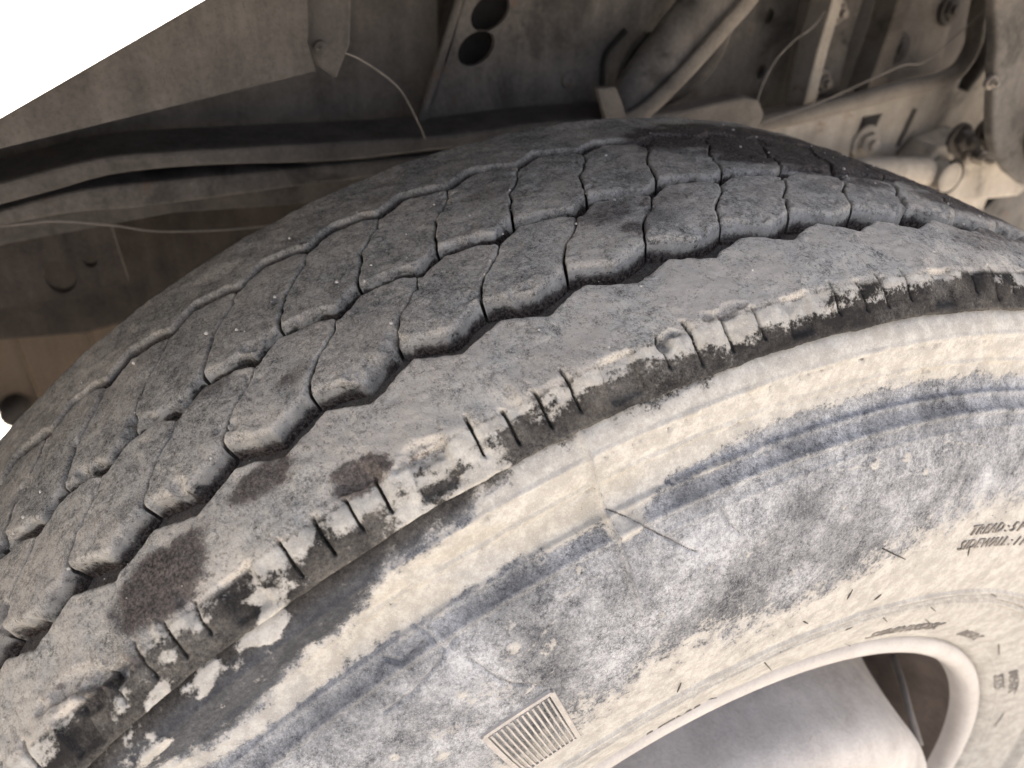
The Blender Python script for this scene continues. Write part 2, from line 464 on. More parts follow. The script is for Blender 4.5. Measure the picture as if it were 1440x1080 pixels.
def sidewall_fields(k, r):
    """relief (m, along the surface normal) and grime with painted crease shade for the outer sidewall"""
    h = np.zeros_like(k)
    nA = fbm(k * 1.3, r * 45, 3, 4); nB = fbm(k * 5, r * 180, 7, 3)
    # moulded circumferential lines
    h += .0011 * ridge(r, .502, .0010) * (.2 + 1.4 * nA) + .0010 * ridge(r, .4875, .0010) * (.2 + 1.4 * nA)
    h += .0012 * sstep(.4735, .4722, r) * sstep(.4640, .4652, r) * .6 + .0013 * ridge(r, .4722, .0010) + .0013 * ridge(r, .4655, .0010)
    h += .0006 * ridge(r, .4585, .0009) * sstep(4, 7, k)
    for c in (.3482, .3436, .3390): h += .0022 * ridge(r, c, .0010)
    h += -.0012 * ridge(r, .3345, .0016)
    crease = ridge(r, .3459, .0006) + ridge(r, .3413, .0006) + .7 * ridge(r, .3362, .0006)
    h += .0009 * ridge(r, .3005, .0008) * .5
    # radial mould joints
    for kk, r0, r1, a in ((5.13, .428, .512, .0028), (14.7, .299, .340, .0008), (5.9, .300, .352, .0008), (26.0, .3, .345, .0006), (17.35, .30, .52, .0007), (-7, .3, .52, .0007)):
        h += a * np.exp(-((k - kk) * PIT * r / .0010) ** 2) * sstep(r0 - .002, r0, r) * (1 - sstep(r1, r1 + .002, r))
    top = kcurve(k, TOPMUD); low = kcurve(k, LOWMUD); inn = kcurve(k, INMUD)
    wob = (nA - .5) * .012 + (nB - .5) * .006
    band = (1 - sstep(top - .009, top + .008, r + wob)) * sstep(low - .0055, low + .0045, r + wob * .45)
    inner = 1 - sstep(inn - .030, inn + .034, r + wob * 1.6)
    mud = np.maximum(band * .98, inner * .95)
    # streak of mud on the ridge below the band
    st = ridge(r, .4735 - .0006 * (k - 4), .0016) * sstep(.2, 1.5, k) * (1 - sstep(6.6, 7.4, k)) * (.35 + .9 * nA)
    mud = np.maximum(mud, st * .75)
    mud = np.maximum(mud, (1 - sstep(.3, 1.3, np.hypot((k - 5.3) / .33, (r - .4705) / .0085) + (nB - .5) * .8)) * .95)
    # flakes left on the bare buttress
    fl = sstep(.54, .78, fbm(k * 2.4 + 7, r * 110, 19, 4)) * sstep(.488, .50, r) * (1 - sstep(2.5, 5, k))
    mud = np.maximum(mud, fl * .9)
    for (a, b, rad) in SPOTS:
        d = np.hypot((k - a) * PIT * r, (r - b)) + (nB - .5) * .0018
        mud = np.maximum(mud, .62 * (1 - sstep(rad * .7, rad * 1.2, d)))
    for (a, b, rad) in RINGSPOTS:
        d = np.hypot((k - a) * PIT * r, (r - b)) + (nB - .5) * .0022
        mud = np.maximum(mud, .55 * np.exp(-((d - rad) / .0007) ** 2)); mud = np.maximum(mud, .30 * (d < rad))
    dust = .51 + (nA - .5) * .95
    bare = sstep(top - .002, top + .004, r + wob)                 # clean dark rubber of the buttress
    dust = dust * (1 - .92 * bare) - .12 * bare
    dust = dust - .12 * sstep(.475, .468, r) * sstep(.455, .465, r)
    stain_shade = .70 * np.clip(crease, 0, 1) * (.5 + nA)  # shade painted between the rings so the moulded lines read
    for c in CRACKS:
        d = np.min([segd(k + (nB - .5) * .035, r, c[i], c[i + 1], .46) for i in range(len(c) - 1)], axis=0)
        h -= .0012 * np.exp(-(d / .0007) ** 2); stain_shade = np.maximum(stain_shade, (.85 if c is CRACKS[0] else .5) * np.exp(-(d / .00045) ** 2))
    stain_shade = np.maximum(stain_shade, .6 * np.exp(-(((k - 5.165) * PIT * r) / .0006) ** 2) * sstep(.430, .436, r) * (1 - sstep(.47, .51, r)))  # painted dark side of the radial ridge
    for c in SCRAPES:
        d = segd(k, r, c[0], c[1], .44) + (nB - .5) * .0006
        mud = np.maximum(mud, .56 * np.exp(-(np.abs(d) / .0007) ** 2))
    h += .0006 * sstep(.45, .55, mud + (nB - .5) * .4) + (nA - .5) * .0009 + (nB - .5) * .0005 * (.4 + band)
    # little pits where the mud broke out of the band
    pit = sstep(.80, .88, vnoise(k * 22 + nA * 3, r * 700, 23)) * band * np.clip(ridge(r, .4995, .003) + ridge(r, .4865, .0025), 0, 1) * sstep(.45, .6, fbm(k * .9, r * 20, 24, 2))
    h -= .0010 * pit; stain_shade = np.maximum(stain_shade, pit * .5)
    yel = .15 + .75 * sstep(.50, .62, fbm(k * 1.1, r * 60, 29, 3)) * band + .2 * inner * nA
    yel = np.where(inner > band, .25 * nA, yel)
    return h, mud, stain_shade, dust, np.clip(yel, 0, 1)

def theta_samples(k0, k1, dense, coarse):
    """full circle of k values, dense between k0 and k1"""
    a = np.arange(k0, k1, dense)
    b = np.linspace(k1, k0 + PITCHES, int((PITCHES - (k1 - k0)) / coarse) + 2)[:-1]
    return np.concatenate([a, b])

P = np.array(PROF)
arc = np.concatenate([[0], np.cumsum(np.hypot(*np.diff(P, axis=0).T))])
PP = catmull(P, 12)
arcP = np.concatenate([[0], np.cumsum(np.hypot(*np.diff(PP, axis=0).T))])
sv = np.concatenate([np.arange(0, arcP[-1] - .03, .00085), np.linspace(arcP[-1] - .03, arcP[-1], 16)])
pr = np.interp(sv, arcP, PP[:, 0]); px = np.interp(sv, arcP, PP[:, 1])
dr = np.gradient(pr, sv); dx = np.gradient(px, sv)
nrm_r, nrm_x = dx, -dr                                              # outward normal of the profile
ks = np.concatenate([np.arange(-7.5, 14.0, .85 / 36), np.arange(14.0, 31.0, .06), np.linspace(31.0, PITCHES - 7.5, 130)[:-1]])
K, Rr = np.meshgrid(ks, pr, indexing='ij')
X = np.broadcast_to(px, K.shape)
h, mud, stn, dst, yel = sidewall_fields(K, Rr)
fade = sstep(0, .004, sv) * (1 - sstep(arcP[-1] - .03, arcP[-1] - .02, sv))
h = h * fade
Vs = cyl(K, Rr + h * nrm_r, X + h * nrm_x)
nk, nv = K.shape
F1 = grid_faces(nv, nk, True)                                       # rows = profile, columns = angle
Vs1 = Vs.transpose(1, 0, 2).reshape(-1, 3)
A1 = np.stack([mud, stn, dst, yel], -1).transpose(1, 0, 2).reshape(-1, 4)
# the rest of the section: groove floor across the tread and the inner sidewall, coarse
sec = [(.514, .1040), (.521, .100), (.5232, .080), (.5238, .076), (.5245, .06), (.5262, .03), (.5265, 0), (.5262, -.03), (.5245, -.06), (.5230, -.085), (.522, -.105), (.518, -.118), (.508, -.126), (.487, -.130), (.464, -.139), (.43, -.148),
       (.385, -.152), (.345, -.147), (.312, -.139), (.289, -.134), (.270, -.112)]
ks2 = theta_samples(-8, 31, .1, .5)
S2 = np.array(sec)
K2, R2 = np.meshgrid(ks2, S2[:, 0], indexing='ij'); X2 = np.broadcast_to(S2[:, 1], K2.shape)
R2 = R2 + (fbm(K2 * 3, X2 * 120, 61, 3) - .5) * .002 * (np.abs(X2) < .09)
V2 = cyl(K2, R2, X2).transpose(1, 0, 2).reshape(-1, 3)
fl = (np.abs(X2) < .1)
A2 = np.stack([np.where(fl, .12 + (fbm(K2 * 2, X2 * 90, 71, 3) - .5) * .6, .3), np.where(fl, .5, 0), np.where(fl, .08, .5), .3 + 0 * K2], -1).transpose(1, 0, 2).reshape(-1, 4)  # groove floor painted dark for shade
F2 = grid_faces(len(sec), len(ks2), True)[:, ::-1] + len(Vs1)
tyre = mesh_obj('tyre', np.vstack([Vs1, V2]), np.vstack([F1, F2]), RUB, wheel, np.vstack([A1, A2]), loc=C0)

# ------------------------------------------------------------------ tread blocks, one object each
def edge_grid(n, fine=5, edge=.045):
    e = np.linspace(0, edge, fine, endpoint=False)
    return np.concatenate([e, np.linspace(edge, 1 - edge, n), 1 - e[::-1]])

def block_geo(n, hi, lo, sp, gapL, gapR, dx_wall, seed, nu=40, nv=46, fall=95):
    """hex-like block number n between two zigzag grooves and two sipes"""
    u = edge_grid(nu); v = edge_grid(nv)
    U, Vv = np.meshgrid(u, v, indexing='ij')
    x = np.full_like(U, .5 * (hi(np.array([n + .5]))[0] + lo(np.array([n + .5]))[0])); k = n + U
    hw = .010                                                       # half sipe gap in pitches
    for _ in range(14):
        wl = (sp(x) + n + gapL * hw * (.55 + 1.3 * (1 - Vv))) ; wr = (sp(x) + n + 1 - gapR * hw * (.55 + 1.3 * (1 - Vv)))
        wl = wl + (fbm(x * 260, x * 0 + n, 81, 3) - .5) * .05; wr = wr + (fbm(x * 260, x * 0 + n + 1, 81, 3) - .5) * .05
        k = wl + (wr - wl) * U
        a, b = hi(k), lo(k)
        b = b + (fbm(k * 9, k * 0 + n * 3.1, seed + 5, 3) - .5) * .0022
        a = a + (fbm(k * 9, k * 0 + n * 1.7, seed + 6, 3) - .5) * .0014
        x = b + (a - b) * Vv
    # distance from the edges in metres
    wk = np.abs(wr - wl) * KM; wx = np.abs(a - b)
    dS = np.minimum(U, 1 - U) * wk; dLo = Vv * wx; dHi = (1 - Vv) * wx
    ch = fbm(k * 6, x * 150, seed + 9, 3)
    def rnd(d, r): q = np.clip(1 - d / r, 0, 1); return r * (1 - np.sqrt(np.clip(1 - q * q, 0, 1)))
    hgt = -rnd(dS, .0010 + .0010 * ch) - rnd(dLo, .0013 + .0026 * ch) - rnd(dHi, .0012 + .0012 * ch)
    hgt += (fbm(k * 2.5, x * 65, seed + 20, 4) - .5) * .0016 + (fbm(k * 14, x * 360, seed + 21, 3) - .5) * .0009
    hgt += (hash2(np.array([n]), np.array([3]), seed)[0] - .5) * .0010
    chip = sstep(.64, .78, fbm(k * 4.2 + 3, x * 110, seed + 30, 3)) * np.exp(-np.minimum(dLo, dS * 1.6) / .0045)
    hgt -= chip * .0042
    r = crown(x) + hgt
    st = stain_at(k, x)
    du = tread_dust_light(k, x)
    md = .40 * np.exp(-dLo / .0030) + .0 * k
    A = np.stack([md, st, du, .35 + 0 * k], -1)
    P0 = np.stack([k, r, x], -1)
    nU, nV = U.shape
    faces = grid_faces(nU, nV)
    # walls: walk round the border and go down
    loop = [(i, 0) for i in range(nU)] + [(nU - 1, j) for j in range(1, nV)] + [(i, nV - 1) for i in range(nU - 2, -1, -1)] + [(0, j) for j in range(nV - 2, 0, -1)]
    li = np.array([i * nV + j for i, j in loop])
    B = P0.reshape(-1, 3)[li]; AB = A.reshape(-1, 4)[li]
    Vb = Vv.reshape(-1)[li]; Ub = U.reshape(-1)[li]
    side_lo = (Vb < 1e-6); side_hi = (Vb > 1 - 1e-6)
    pts, at, fc = [P0.reshape(-1, 3)], [A.reshape(-1, 4)], [faces]
    prev = li; base = nU * nV
    nz = fbm(B[:, 0] * 5, B[:, 2] * 90, seed + 40, 4)
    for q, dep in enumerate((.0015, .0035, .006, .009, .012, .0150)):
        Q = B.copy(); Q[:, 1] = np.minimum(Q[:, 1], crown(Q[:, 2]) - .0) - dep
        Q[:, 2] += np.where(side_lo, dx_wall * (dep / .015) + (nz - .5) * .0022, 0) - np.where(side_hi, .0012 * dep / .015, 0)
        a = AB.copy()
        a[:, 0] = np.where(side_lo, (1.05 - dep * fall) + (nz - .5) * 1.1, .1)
        a[:, 1] = np.where(side_lo, np.clip((dep - .0012) * fall * 1.6, 0, 1.15), .6); a[:, 2] = .10; a[:, 3] = np.where(side_lo, .9, .3)  # groove shade painted on the wall, darker with depth
        idx = base + np.arange(len(li))
        nx = np.roll(np.arange(len(li)), -1)
        fc.append(np.stack([prev[nx], prev, idx, idx[nx]], -1)[:, ::-1])
        prev = idx; base += len(li); pts.append(Q); at.append(a)
    Pk = np.vstack(pts)
    return cyl(Pk[:, 0], Pk[:, 1], Pk[:, 2]), np.vstack(fc), np.vstack(at)

VIS0, VIS1 = -8, 19
for (hi, lo, sp, dxw, sd_, fa) in ((gC_row1, gB_row, sipe1, .0006, 100, 100), (gD_row2, gC_row2, sipe2, .0006, 200, 230)):
    for n in range(VIS0, VIS1):
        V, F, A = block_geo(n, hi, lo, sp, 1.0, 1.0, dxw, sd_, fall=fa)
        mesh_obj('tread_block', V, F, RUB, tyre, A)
    V, F, A = block_geo(40, hi, lo, sp, 1.0, 1.0, dxw, sd_, 8, 8)      # the unseen ones share one coarse mesh
    first = None
    for n in range(VIS1, PITCHES + VIS0):
        if first is None:
            o = first = mesh_obj('tread_block', V, F, RUB, tyre, A)
        else:
            o = first.copy(); COL.objects.link(o); o.parent = tyre
        o.rotation_euler = (-(n - 40) * PIT, 0, 0)

# ------------------------------------------------------------------ shoulder ribs
SIPES = [-3.95, -3.6, -3.25, -2.9, -1.85, -1.5, -1.15, -.82, .22, .58, .92, 1.22, 2.20, 2.55, 2.89, 3.2, 4.2, 4.55, 4.9, 5.23, 6.25, 6.60, 6.98, 7.37, 8.39, 8.75, 9.08, 9.44, 10.55, 10.92, 11.28, 11.62,
         12.65, 13.0, 13.35, 13.7, 14.75, 15.1, 15.45, 15.8]
NOTCH = [-4.45, -2.35, -.3, 1.68, 3.72, 5.74, 7.88, 9.98, 12.1, 14.2]
GOUGES = [(.05, .1065, .20, .0055, .0055), (.32, .1115, .16, .0045, .005), (-.25, .1010, .35, .004, .003), (6.42, .1085, .10, .003, .004), (6.28, .1120, .08, .004, .0045), (6.85, .107, .09, .003, .003),
          (7.2, .106, .16, .0025, .0025), (3.05, .1035, .22, .005, .0022), (3.7, .109, .28, .006, .0025), (-.05, .114, .2, .004, .003), (7.02, .1085, .14, .0035, .0028)]

ribP = catmull([(.104, .5293), (.1075, .5288), (.1103, .5274), (.1128, .5252), (.1153, .5225), (.1180, .5190), (.1208, .5153), (.1222, .5132), (.1205, .5118), (.1160, .5120)], 8)   # x, r
ribA = np.concatenate([[0], np.cumsum(np.hypot(*np.diff(ribP, axis=0).T))])
LRIB = ribA[-1]

def rib_mesh():
    # angular samples, finer at every sipe
    base = np.arange(-8, 15, .0009 / KM)
    ex = [s + np.arange(-.0028, .0028, .00022) / KM for s in SIPES]
    kk = np.unique(np.round(np.concatenate([base] + ex), 5))
    kk = kk[np.concatenate([[True], np.diff(kk) > .00012 / KM])]
    kk = np.concatenate([kk, np.arange(15.02, 34, .08), np.linspace(34, PITCHES - 8, 160)[:-1]])
    tA = np.concatenate([np.linspace(0, .05, 6, endpoint=False), np.linspace(.05, 1, 40, endpoint=False)])
    sB = np.linspace(0, LRIB, 52)
    K, T = np.meshgrid(kk, np.concatenate([tA, np.zeros(len(sB))]), indexing='ij')
    nA_ = len(tA)
    xin = gB_rib(kk) + (fbm(kk * 8, kk * 0, 301, 3) - .5) * .0018
    x = np.empty_like(K); r = np.empty_like(K); s = np.empty_like(K)      # s: arc length counted from x = .104
    x[:, :nA_] = xin[:, None] + (.104 - xin[:, None]) * tA[None]
    r[:, :nA_] = crown(x[:, :nA_]); s[:, :nA_] = x[:, :nA_] - .104
    bx = np.interp(sB, ribA, ribP[:, 0]); br = np.interp(sB, ribA, ribP[:, 1])
    x[:, nA_:] = bx; r[:, nA_:] = br; s[:, nA_:] = sB
    nx_ = np.zeros_like(K); nr_ = np.ones_like(K)
    tx = np.gradient(bx, sB); tr = np.gradient(br, sB)
    nx_[:, nA_:] = -tr; nr_[:, nA_:] = tx
    dIn = np.where(s < 0, x - xin[:, None], .05)
    h = np.zeros_like(K)
    q = np.clip(1 - dIn / .0022, 0, 1); h -= .0022 * (1 - np.sqrt(1 - q * q))
    lat = x + .0 * s; cs = np.where(s < 0, s, s)
    h += (fbm(K * 2.2, cs * 60, 311, 4) - .5) * .0024 + (fbm(K * 13, cs * 330, 312, 3) - .5) * .0009
    # irregular wear of the shoulder edge
    edge = np.exp(-((s - .005) / .006) ** 2)
    h -= edge * sstep(.5, .75, fbm(K * 3.1, K * 0 + 2, 313, 3)) * .0022
    stain_shade = stain_at(K, np.where(s < 0, x, .104 + s))
    cut = np.zeros_like(K)
    for i, sp in enumerate(SIPES):
        h1 = hash2(np.array([i]), np.array([1]), 5)[0]; h2 = hash2(np.array([i]), np.array([2]), 5)[0]
        m_ = np.abs(K - sp) < .14
        if not m_.any(): continue
        hook = .05 * np.exp(-(s + .001 + .004 * h2) / .0045) * (.3 + h1) * np.sign(h2 - .35)
        path = sp - hook + .012 * (fbm(s * 300, s * 0 + i, 321, 2) - .5)
        half = (.00026 + .00030 * h2) * (1 + .35 * sstep(.012, .0, s))
        d = np.abs(K - path) * KM
        s0 = .0005 + .005 * h1; s1 = .0195 + .004 * (h2 - .5)
        in_ = sstep(s0 - .0012, s0 + .0006, s) * (1 - sstep(s1 - .0008, s1 + .0008, s))
        cm = (1 - sstep(half, half + .00028, d)) * in_ * m_
        cut = np.maximum(cut, cm)
        h -= .0010 * np.exp(-(d / .0016) ** 2) * in_ * m_ * (cm < .5)
    for nk_ in NOTCH:
        h1 = hash2(np.array([int(nk_ * 10)]), np.array([7]), 5)[0]
        wdt = .13 + .05 * h1
        mm = (1 - sstep(wdt, wdt + .035, np.abs(K - nk_ + (s - .012) * 2.0))) * sstep(.0035, .0062, s) * (1 - sstep(.0205, .0235, s))
        h -= mm * .0026; cut = np.maximum(cut, mm * .0)
        stain_shade = np.maximum(stain_shade, mm * .15)
    for (a, b, ra, rb, dep) in GOUGES:
        d = np.hypot((K - a) / ra, (np.where(s < 0, x, .104 + s) - b) / rb) + (fbm(K * 7, cs * 180, 331, 3) - .5) * .9
        gq = 1 - sstep(.55, 1.05, d)
        h -= gq * dep; stain_shade = np.maximum(stain_shade, gq * .45)
    h -= cut * .0055
    # dirt, and the painted light falloff of the tread
    nb = fbm(K * 1.6, cs * 70, 341, 4); nc = fbm(K * 4.5, cs * 200, 342, 3)
    face = sstep(.0045, .0085, s)                                            # on the buttress, below the edge
    lowk = kcurve(K, [(-9, .009), (0, .011), (1.6, .0125), (2.6, .0145), (3.6, .0175), (4.6, .0135), (6, .0165), (7.2, .0175), (8, .0145), (9, .0125), (16, .012)])
    mud = face * (1 - sstep(lowk - .0055, lowk + .0050, s + (nb - .5) * .012)) * .95
    mud = np.maximum(mud, .9 * sstep(.50, .70, nb) * face * sstep(2.9, 3.4, K) * (1 - sstep(4.2, 4.6, K)))
    mud = np.maximum(mud, .85 * sstep(.53, .72, fbm(K * 2.4 + 7, cs * 110, 19, 4)) * face * (1 - sstep(1.8, 2.6, K)))
    mud = mud * (1 - .8 * sstep(.46, .72, fbm(K * 1.9 + 3, cs * 90, 345, 3)))
    mud = mud + .10 * (nb - .3)
    dust = tread_dust_light(K, x) * (1 - face) + (-.10 + .40 * (nb - .4)) * face
    mud = np.where(cut > .3, 0, mud); dust = np.where(cut > .3, .02, dust)
    wall = sstep(.0010, 0, dIn)
    yel = np.clip(.45 + (nc - .5), 0, 1)
    A = np.stack([mud, stain_shade, dust, yel], -1)
    Pm = np.stack([K, r + h * nr_, x + h * nx_], -1)                        # (nk, nv, 3)
    # wall down into the groove
    wl, wa = [], []
    for dep in (.015, .012, .008, .004, .0018):
        Q = Pm[:, 0].copy(); Q[:, 1] -= dep; Q[:, 2] -= .0015 * dep / .015
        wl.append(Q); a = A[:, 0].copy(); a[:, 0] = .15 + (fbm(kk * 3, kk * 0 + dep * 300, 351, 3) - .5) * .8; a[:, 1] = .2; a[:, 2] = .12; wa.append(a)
    Pm = np.concatenate([np.stack(wl, 1), Pm], 1); A = np.concatenate([np.stack(wa, 1), A], 1)
    nk_, nv_ = Pm.shape[:2]
    Vv = cyl(Pm[..., 0], Pm[..., 1], Pm[..., 2]).transpose(1, 0, 2).reshape(-1, 3)
    return Vv, grid_faces(nv_, nk_, True), A.transpose(1, 0, 2).reshape(-1, 4)

V, F, A = rib_mesh()
o = mesh_obj('shoulder_rib', V, F, RUB, tyre, A)
o['label'] = 'outer shoulder rib with short sipes and chipped muddy edge'

def far_rib():
    kk = np.concatenate([np.arange(-8, 19, .0016 / KM), np.linspace(19.05, PITCHES - 8, 260)[:-1]])
    xin = gD_rib(kk) + (fbm(kk * 8, kk * 0, 401, 3) - .5) * .0016
    tA = np.concatenate([np.linspace(0, .06, 5, endpoint=False), np.linspace(.06, 1, 30)])
    K, T = np.meshgrid(kk, tA, indexing='ij')
    x = xin[:, None] + (-.119 - xin[:, None]) * T
    r = crown(x)
    dIn = np.abs(x - xin[:, None]); q = np.clip(1 - dIn / .0016, 0, 1)
    dO = np.abs(x + .119); q2 = np.clip(1 - dO / .004, 0, 1)
    h = -.0016 * (1 - np.sqrt(1 - q * q)) - .004 * (1 - np.sqrt(1 - q2 * q2))
    h += (fbm(K * 2.4, x * 70, 411, 4) - .5) * .0024 + (fbm(K * 11, x * 300, 412, 3) - .5) * .0009
    A = np.stack([.1 + 0 * K, stain_at(K, x), tread_dust_light(K, x) - .05, .3 + 0 * K], -1)
    Pm = np.stack([K, r + h, x], -1)
    pre, pa, post, qa = [], [], [], []
    for dep in (.015, .011, .007, .0042, .0022):
        Q = Pm[:, 0].copy(); Q[:, 1] -= dep; Q[:, 2] += .0030 * dep / .015
        pre.append(Q); a = A[:, 0].copy(); a[:, 0] = .75 - dep * 150 + (fbm(kk * 2.2, kk * 0 + dep * 200, 421, 3) - .5); a[:, 1] = min(1.15, dep * 280); a[:, 2] = .12; pa.append(a)  # inner wall also painted darker with depth, as groove shade
    for xx, rr in ((-.1235, .527), (-.127, .519), (-.128, .511)):
        Q = Pm[:, -1].copy(); Q[:, 1] = rr; Q[:, 2] = xx; post.append(Q); a = A[:, -1].copy(); a[:, 0] = .4; qa.append(a)
    Pm = np.concatenate([np.stack(pre, 1), Pm, np.stack(post, 1)], 1); A = np.concatenate([np.stack(pa, 1), A, np.stack(qa, 1)], 1)
    nk_, nv_ = Pm.shape[:2]
    Vv = cyl(Pm[..., 0], Pm[..., 1], Pm[..., 2]).transpose(1, 0, 2).reshape(-1, 3)
    return Vv, grid_faces(nv_, nk_, True)[:, ::-1], A.transpose(1, 0, 2).reshape(-1, 4)
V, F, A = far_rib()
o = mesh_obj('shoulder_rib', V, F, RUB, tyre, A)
o['label'] = 'inner shoulder rib lying in the shade of the frame'

# ------------------------------------------------------------------ small mouldings on the sidewall
def side_pt(k, r, lift=0.0):
    """point on the outer sidewall, axle frame"""
    i = np.interp(-np.asarray(r), -PP[:, 0][::1], PP[:, 1]) if False else np.interp(np.asarray(r), PP[::-1, 0], PP[::-1, 1])
    return cyl(k, np.asarray(r, float), i + lift)

M_WHISK = dusty('whisker_rubber', (.03, .028, .026), (.10, .09, .08), .35, scale=200)
M_MARK = dusty('moulded_mark', (.13, .118, .106), (.30, .275, .25), .42, scale=200, fine=900)
WHISK = [((9.47, .4021), (10.14, .3906)), ((7.33, .3496), (8.25, .3120)), ((11.88, .3466), (13.1, .3300)), ((12.78, .3261), (14.5, .3070)), ((10.67, .342), (11.35, .3285)), ((9.99, .3293), (10.06, .337)),
         ((10.71, .3071), (11.6, .2930)), ((15.12, .2950), (17.0, .2890)), ((6.18, .3184), (7.0, .2960)), ((14.03, .3509), (15.4, .3425)), ((10.08, .3567), (10.11, .3641)), ((8.2, .3645), (8.35, .361)), ((9.2, .3660), (9.1, .3790)),
         ((12.3, .3760), (11.9, .3900)), ((18.6, .3130), (20.0, .3060)), ((25.0, .3110), (26.4, .3040)), ((22.6, .3170), (24.0, .3120)), ((5.55, .347), (5.6, .363))]
for i, (a, b) in enumerate(WHISK):
    p0 = side_pt(*a, lift=-.0005); p1 = side_pt(*b, lift=.0015)
    mid = (p0 + p1) / 2 + np.array([.0004, 0, 0])
    tube('rubber_whisker', [p0, mid, p1], [.0005, .00042, .00025], M_WHISK, tyre, seg=6, n=5)

def text_strip(txt, k0, r0, size, name, depth=.0012, stretch=1.0, flip=False, shear=0.0):
    cu = bpy.data.curves.new(name, 'FONT'); cu.body = txt; cu.size = size; cu.shear = shear
    cu.extrude = depth; cu.resolution_u = 2; cu.space_character = 1.05
    to = bpy.data.objects.new(name, cu); COL.objects.link(to)
    dg = bpy.context.evaluated_depsgraph_get()
    me = bpy.data.meshes.new_from_object(to.evaluated_get(dg))
    bpy.data.objects.remove(to)
    n = len(me.vertices); co = np.empty(n * 3, np.float32); me.vertices.foreach_get('co', co); co = co.reshape(-1, 3)
    sx = co[:, 0] * stretch; sy = co[:, 1]
    if flip: sx, sy = -sx, -sy
    r = r0 + sy
    k = k0 + sx / (PIT * r0)
    q = side_pt(k, r, .0008); q[:, 0] += co[:, 2] * .5
    me.vertices.foreach_set('co', q.astype(np.float32).ravel()); me.update()
    me.materials.append(M_MARK)
    o = bpy.data.objects.new(name, me); COL.objects.link(o); o.parent = tyre
    return o
text_strip('TREAD : 5 P', 11.66, .3972, .0092, 'moulded_lettering', shear=.1)
text_strip('SIDEWALL : 1 P', 11.60, .3872, .0092, 'moulded_lettering', shear=.1)
text_strip('SIDSHY/SXX', 11.45, .3062, .0125, 'moulded_lettering', shear=.1)
text_strip('BB58X', 16.3, .3020, .0105, 'moulded_lettering')
text_strip('8058X\n8325', 22.0, .3080, .0100, 'moulded_lettering', stretch=1.5)
text_strip('E YOKAR', 4.95, .2985, .0080, 'moulded_lettering')

# ribbed rectangular panel moulded into the sidewall
def panel_geo():
    ka, kb, ra, rb = 2.56, 3.62, .3690, .4145
    def bar(k0, r0, k1, r1, wdt, hgt):
        # a bar along the segment, in unrolled metres, laid on the sidewall
        s = PIT * .392
        p0 = np.array([k0 * s, r0]); p1 = np.array([k1 * s, r1]); d = p1 - p0; L = np.linalg.norm(d); d /= L; nn = np.array([-d[1], d[0]])
        m_ = 9; V, F = [], []
        for i in range(m_):
            c = p0 + d * L * i / (m_ - 1)
            for off, lf in ((-.5, -.001), (-.36, hgt), (.36, hgt), (.5, -.001)):
                q = c + nn * off * wdt; V.append(tuple(side_pt(q[0] / s, q[1], lf)))
        for i in range(m_ - 1):
            for j in range(3):
                a = i * 4 + j; F.append((a, a + 1, a + 5, a + 4))
        F.append((0, 1, 2, 3)); F.append(tuple((m_ - 1) * 4 + j for j in (3, 2, 1, 0)))
        return V, F
    parts = [bar(ka, ra, ka, rb, .0030, .0014), bar(kb, ra, kb, rb, .0030, .0014), bar(ka, ra, kb, ra, .0026, .0014), bar(ka, rb, kb, rb, .0026, .0014)]
    nb = 13
    for i in range(1, nb):
        kk = ka + (kb - ka) * i / nb
        parts.append(bar(kk, ra + .0015, kk, rb - .0015, .00115, .0016))
    return join_geo(*parts)
M_PANEL = dusty('moulded_panel_rubber', (.22, .205, .19), (.44, .41, .38), .55, scale=120, fine=700)
V, F = panel_geo()
mp = mesh_obj('ribbed_panel', V, F, M_PANEL, tyre, smooth=False)

# ------------------------------------------------------------------ rim and wheel disc
def lathe(name, prof, mat, parent, seg=220, n=6, loc=None, smoothp=True):
    Pq = catmull(prof, n) if smoothp else np.array(prof)
    t = np.linspace(0, PITCHES, seg, endpoint=False)
    Kk, Rq = np.meshgrid(t, Pq[:, 0], indexing='ij'); Xq = np.broadcast_to(Pq[:, 1], Kk.shape)
    Vq = cyl(Kk, Rq, Xq).transpose(1, 0, 2).reshape(-1, 3)
    return mesh_obj(name, Vq, grid_faces(len(Pq), seg, True), mat, parent, loc=loc)

rim = lathe('rim', [(.2745, .1075), (.2800, .1105), (.2835, .1140), (.2885, .1195), (.2900, .1245), (.2890, .1288), (.2858, .1314), (.2815, .1320), (.2775, .1308), (.2746, .1275), (.2732, .123), (.2724, .116)], M_RIM, wheel, loc=C0)
well = lathe('rim_well', [(.2724, .116), (.2700, .106), (.264, .09), (.256, .06), (.2490, .03), (.2450, -.02), (.2500, -.06), (.2560, -.10), (.264, -.118)], M_WELL, rim)
disc = lathe('wheel_disc', [(.2470, .004), (.2450, .020), (.2420, .036), (.2370, .055), (.2310, .075), (.2260, .098), (.2225, .120), (.2195, .142), (.210, .155), (.190, .160), (.150, .160), (.120, .158), (.115, .150), (.060, .150), (.0005, .150)], M_DISC, rim)
# valve stem lying along the inside of the rim
tube('valve_stem', [cyl(22.3, .2535, .078), cyl(21.9, .2435, .099), cyl(21.65, .2315, .120), cyl(22.2, .2200, .140)], [.0032, .0028, .0028, .0030], M_WIRE, rim, seg=10)

# ------------------------------------------------------------------ truck: underside around the wheel

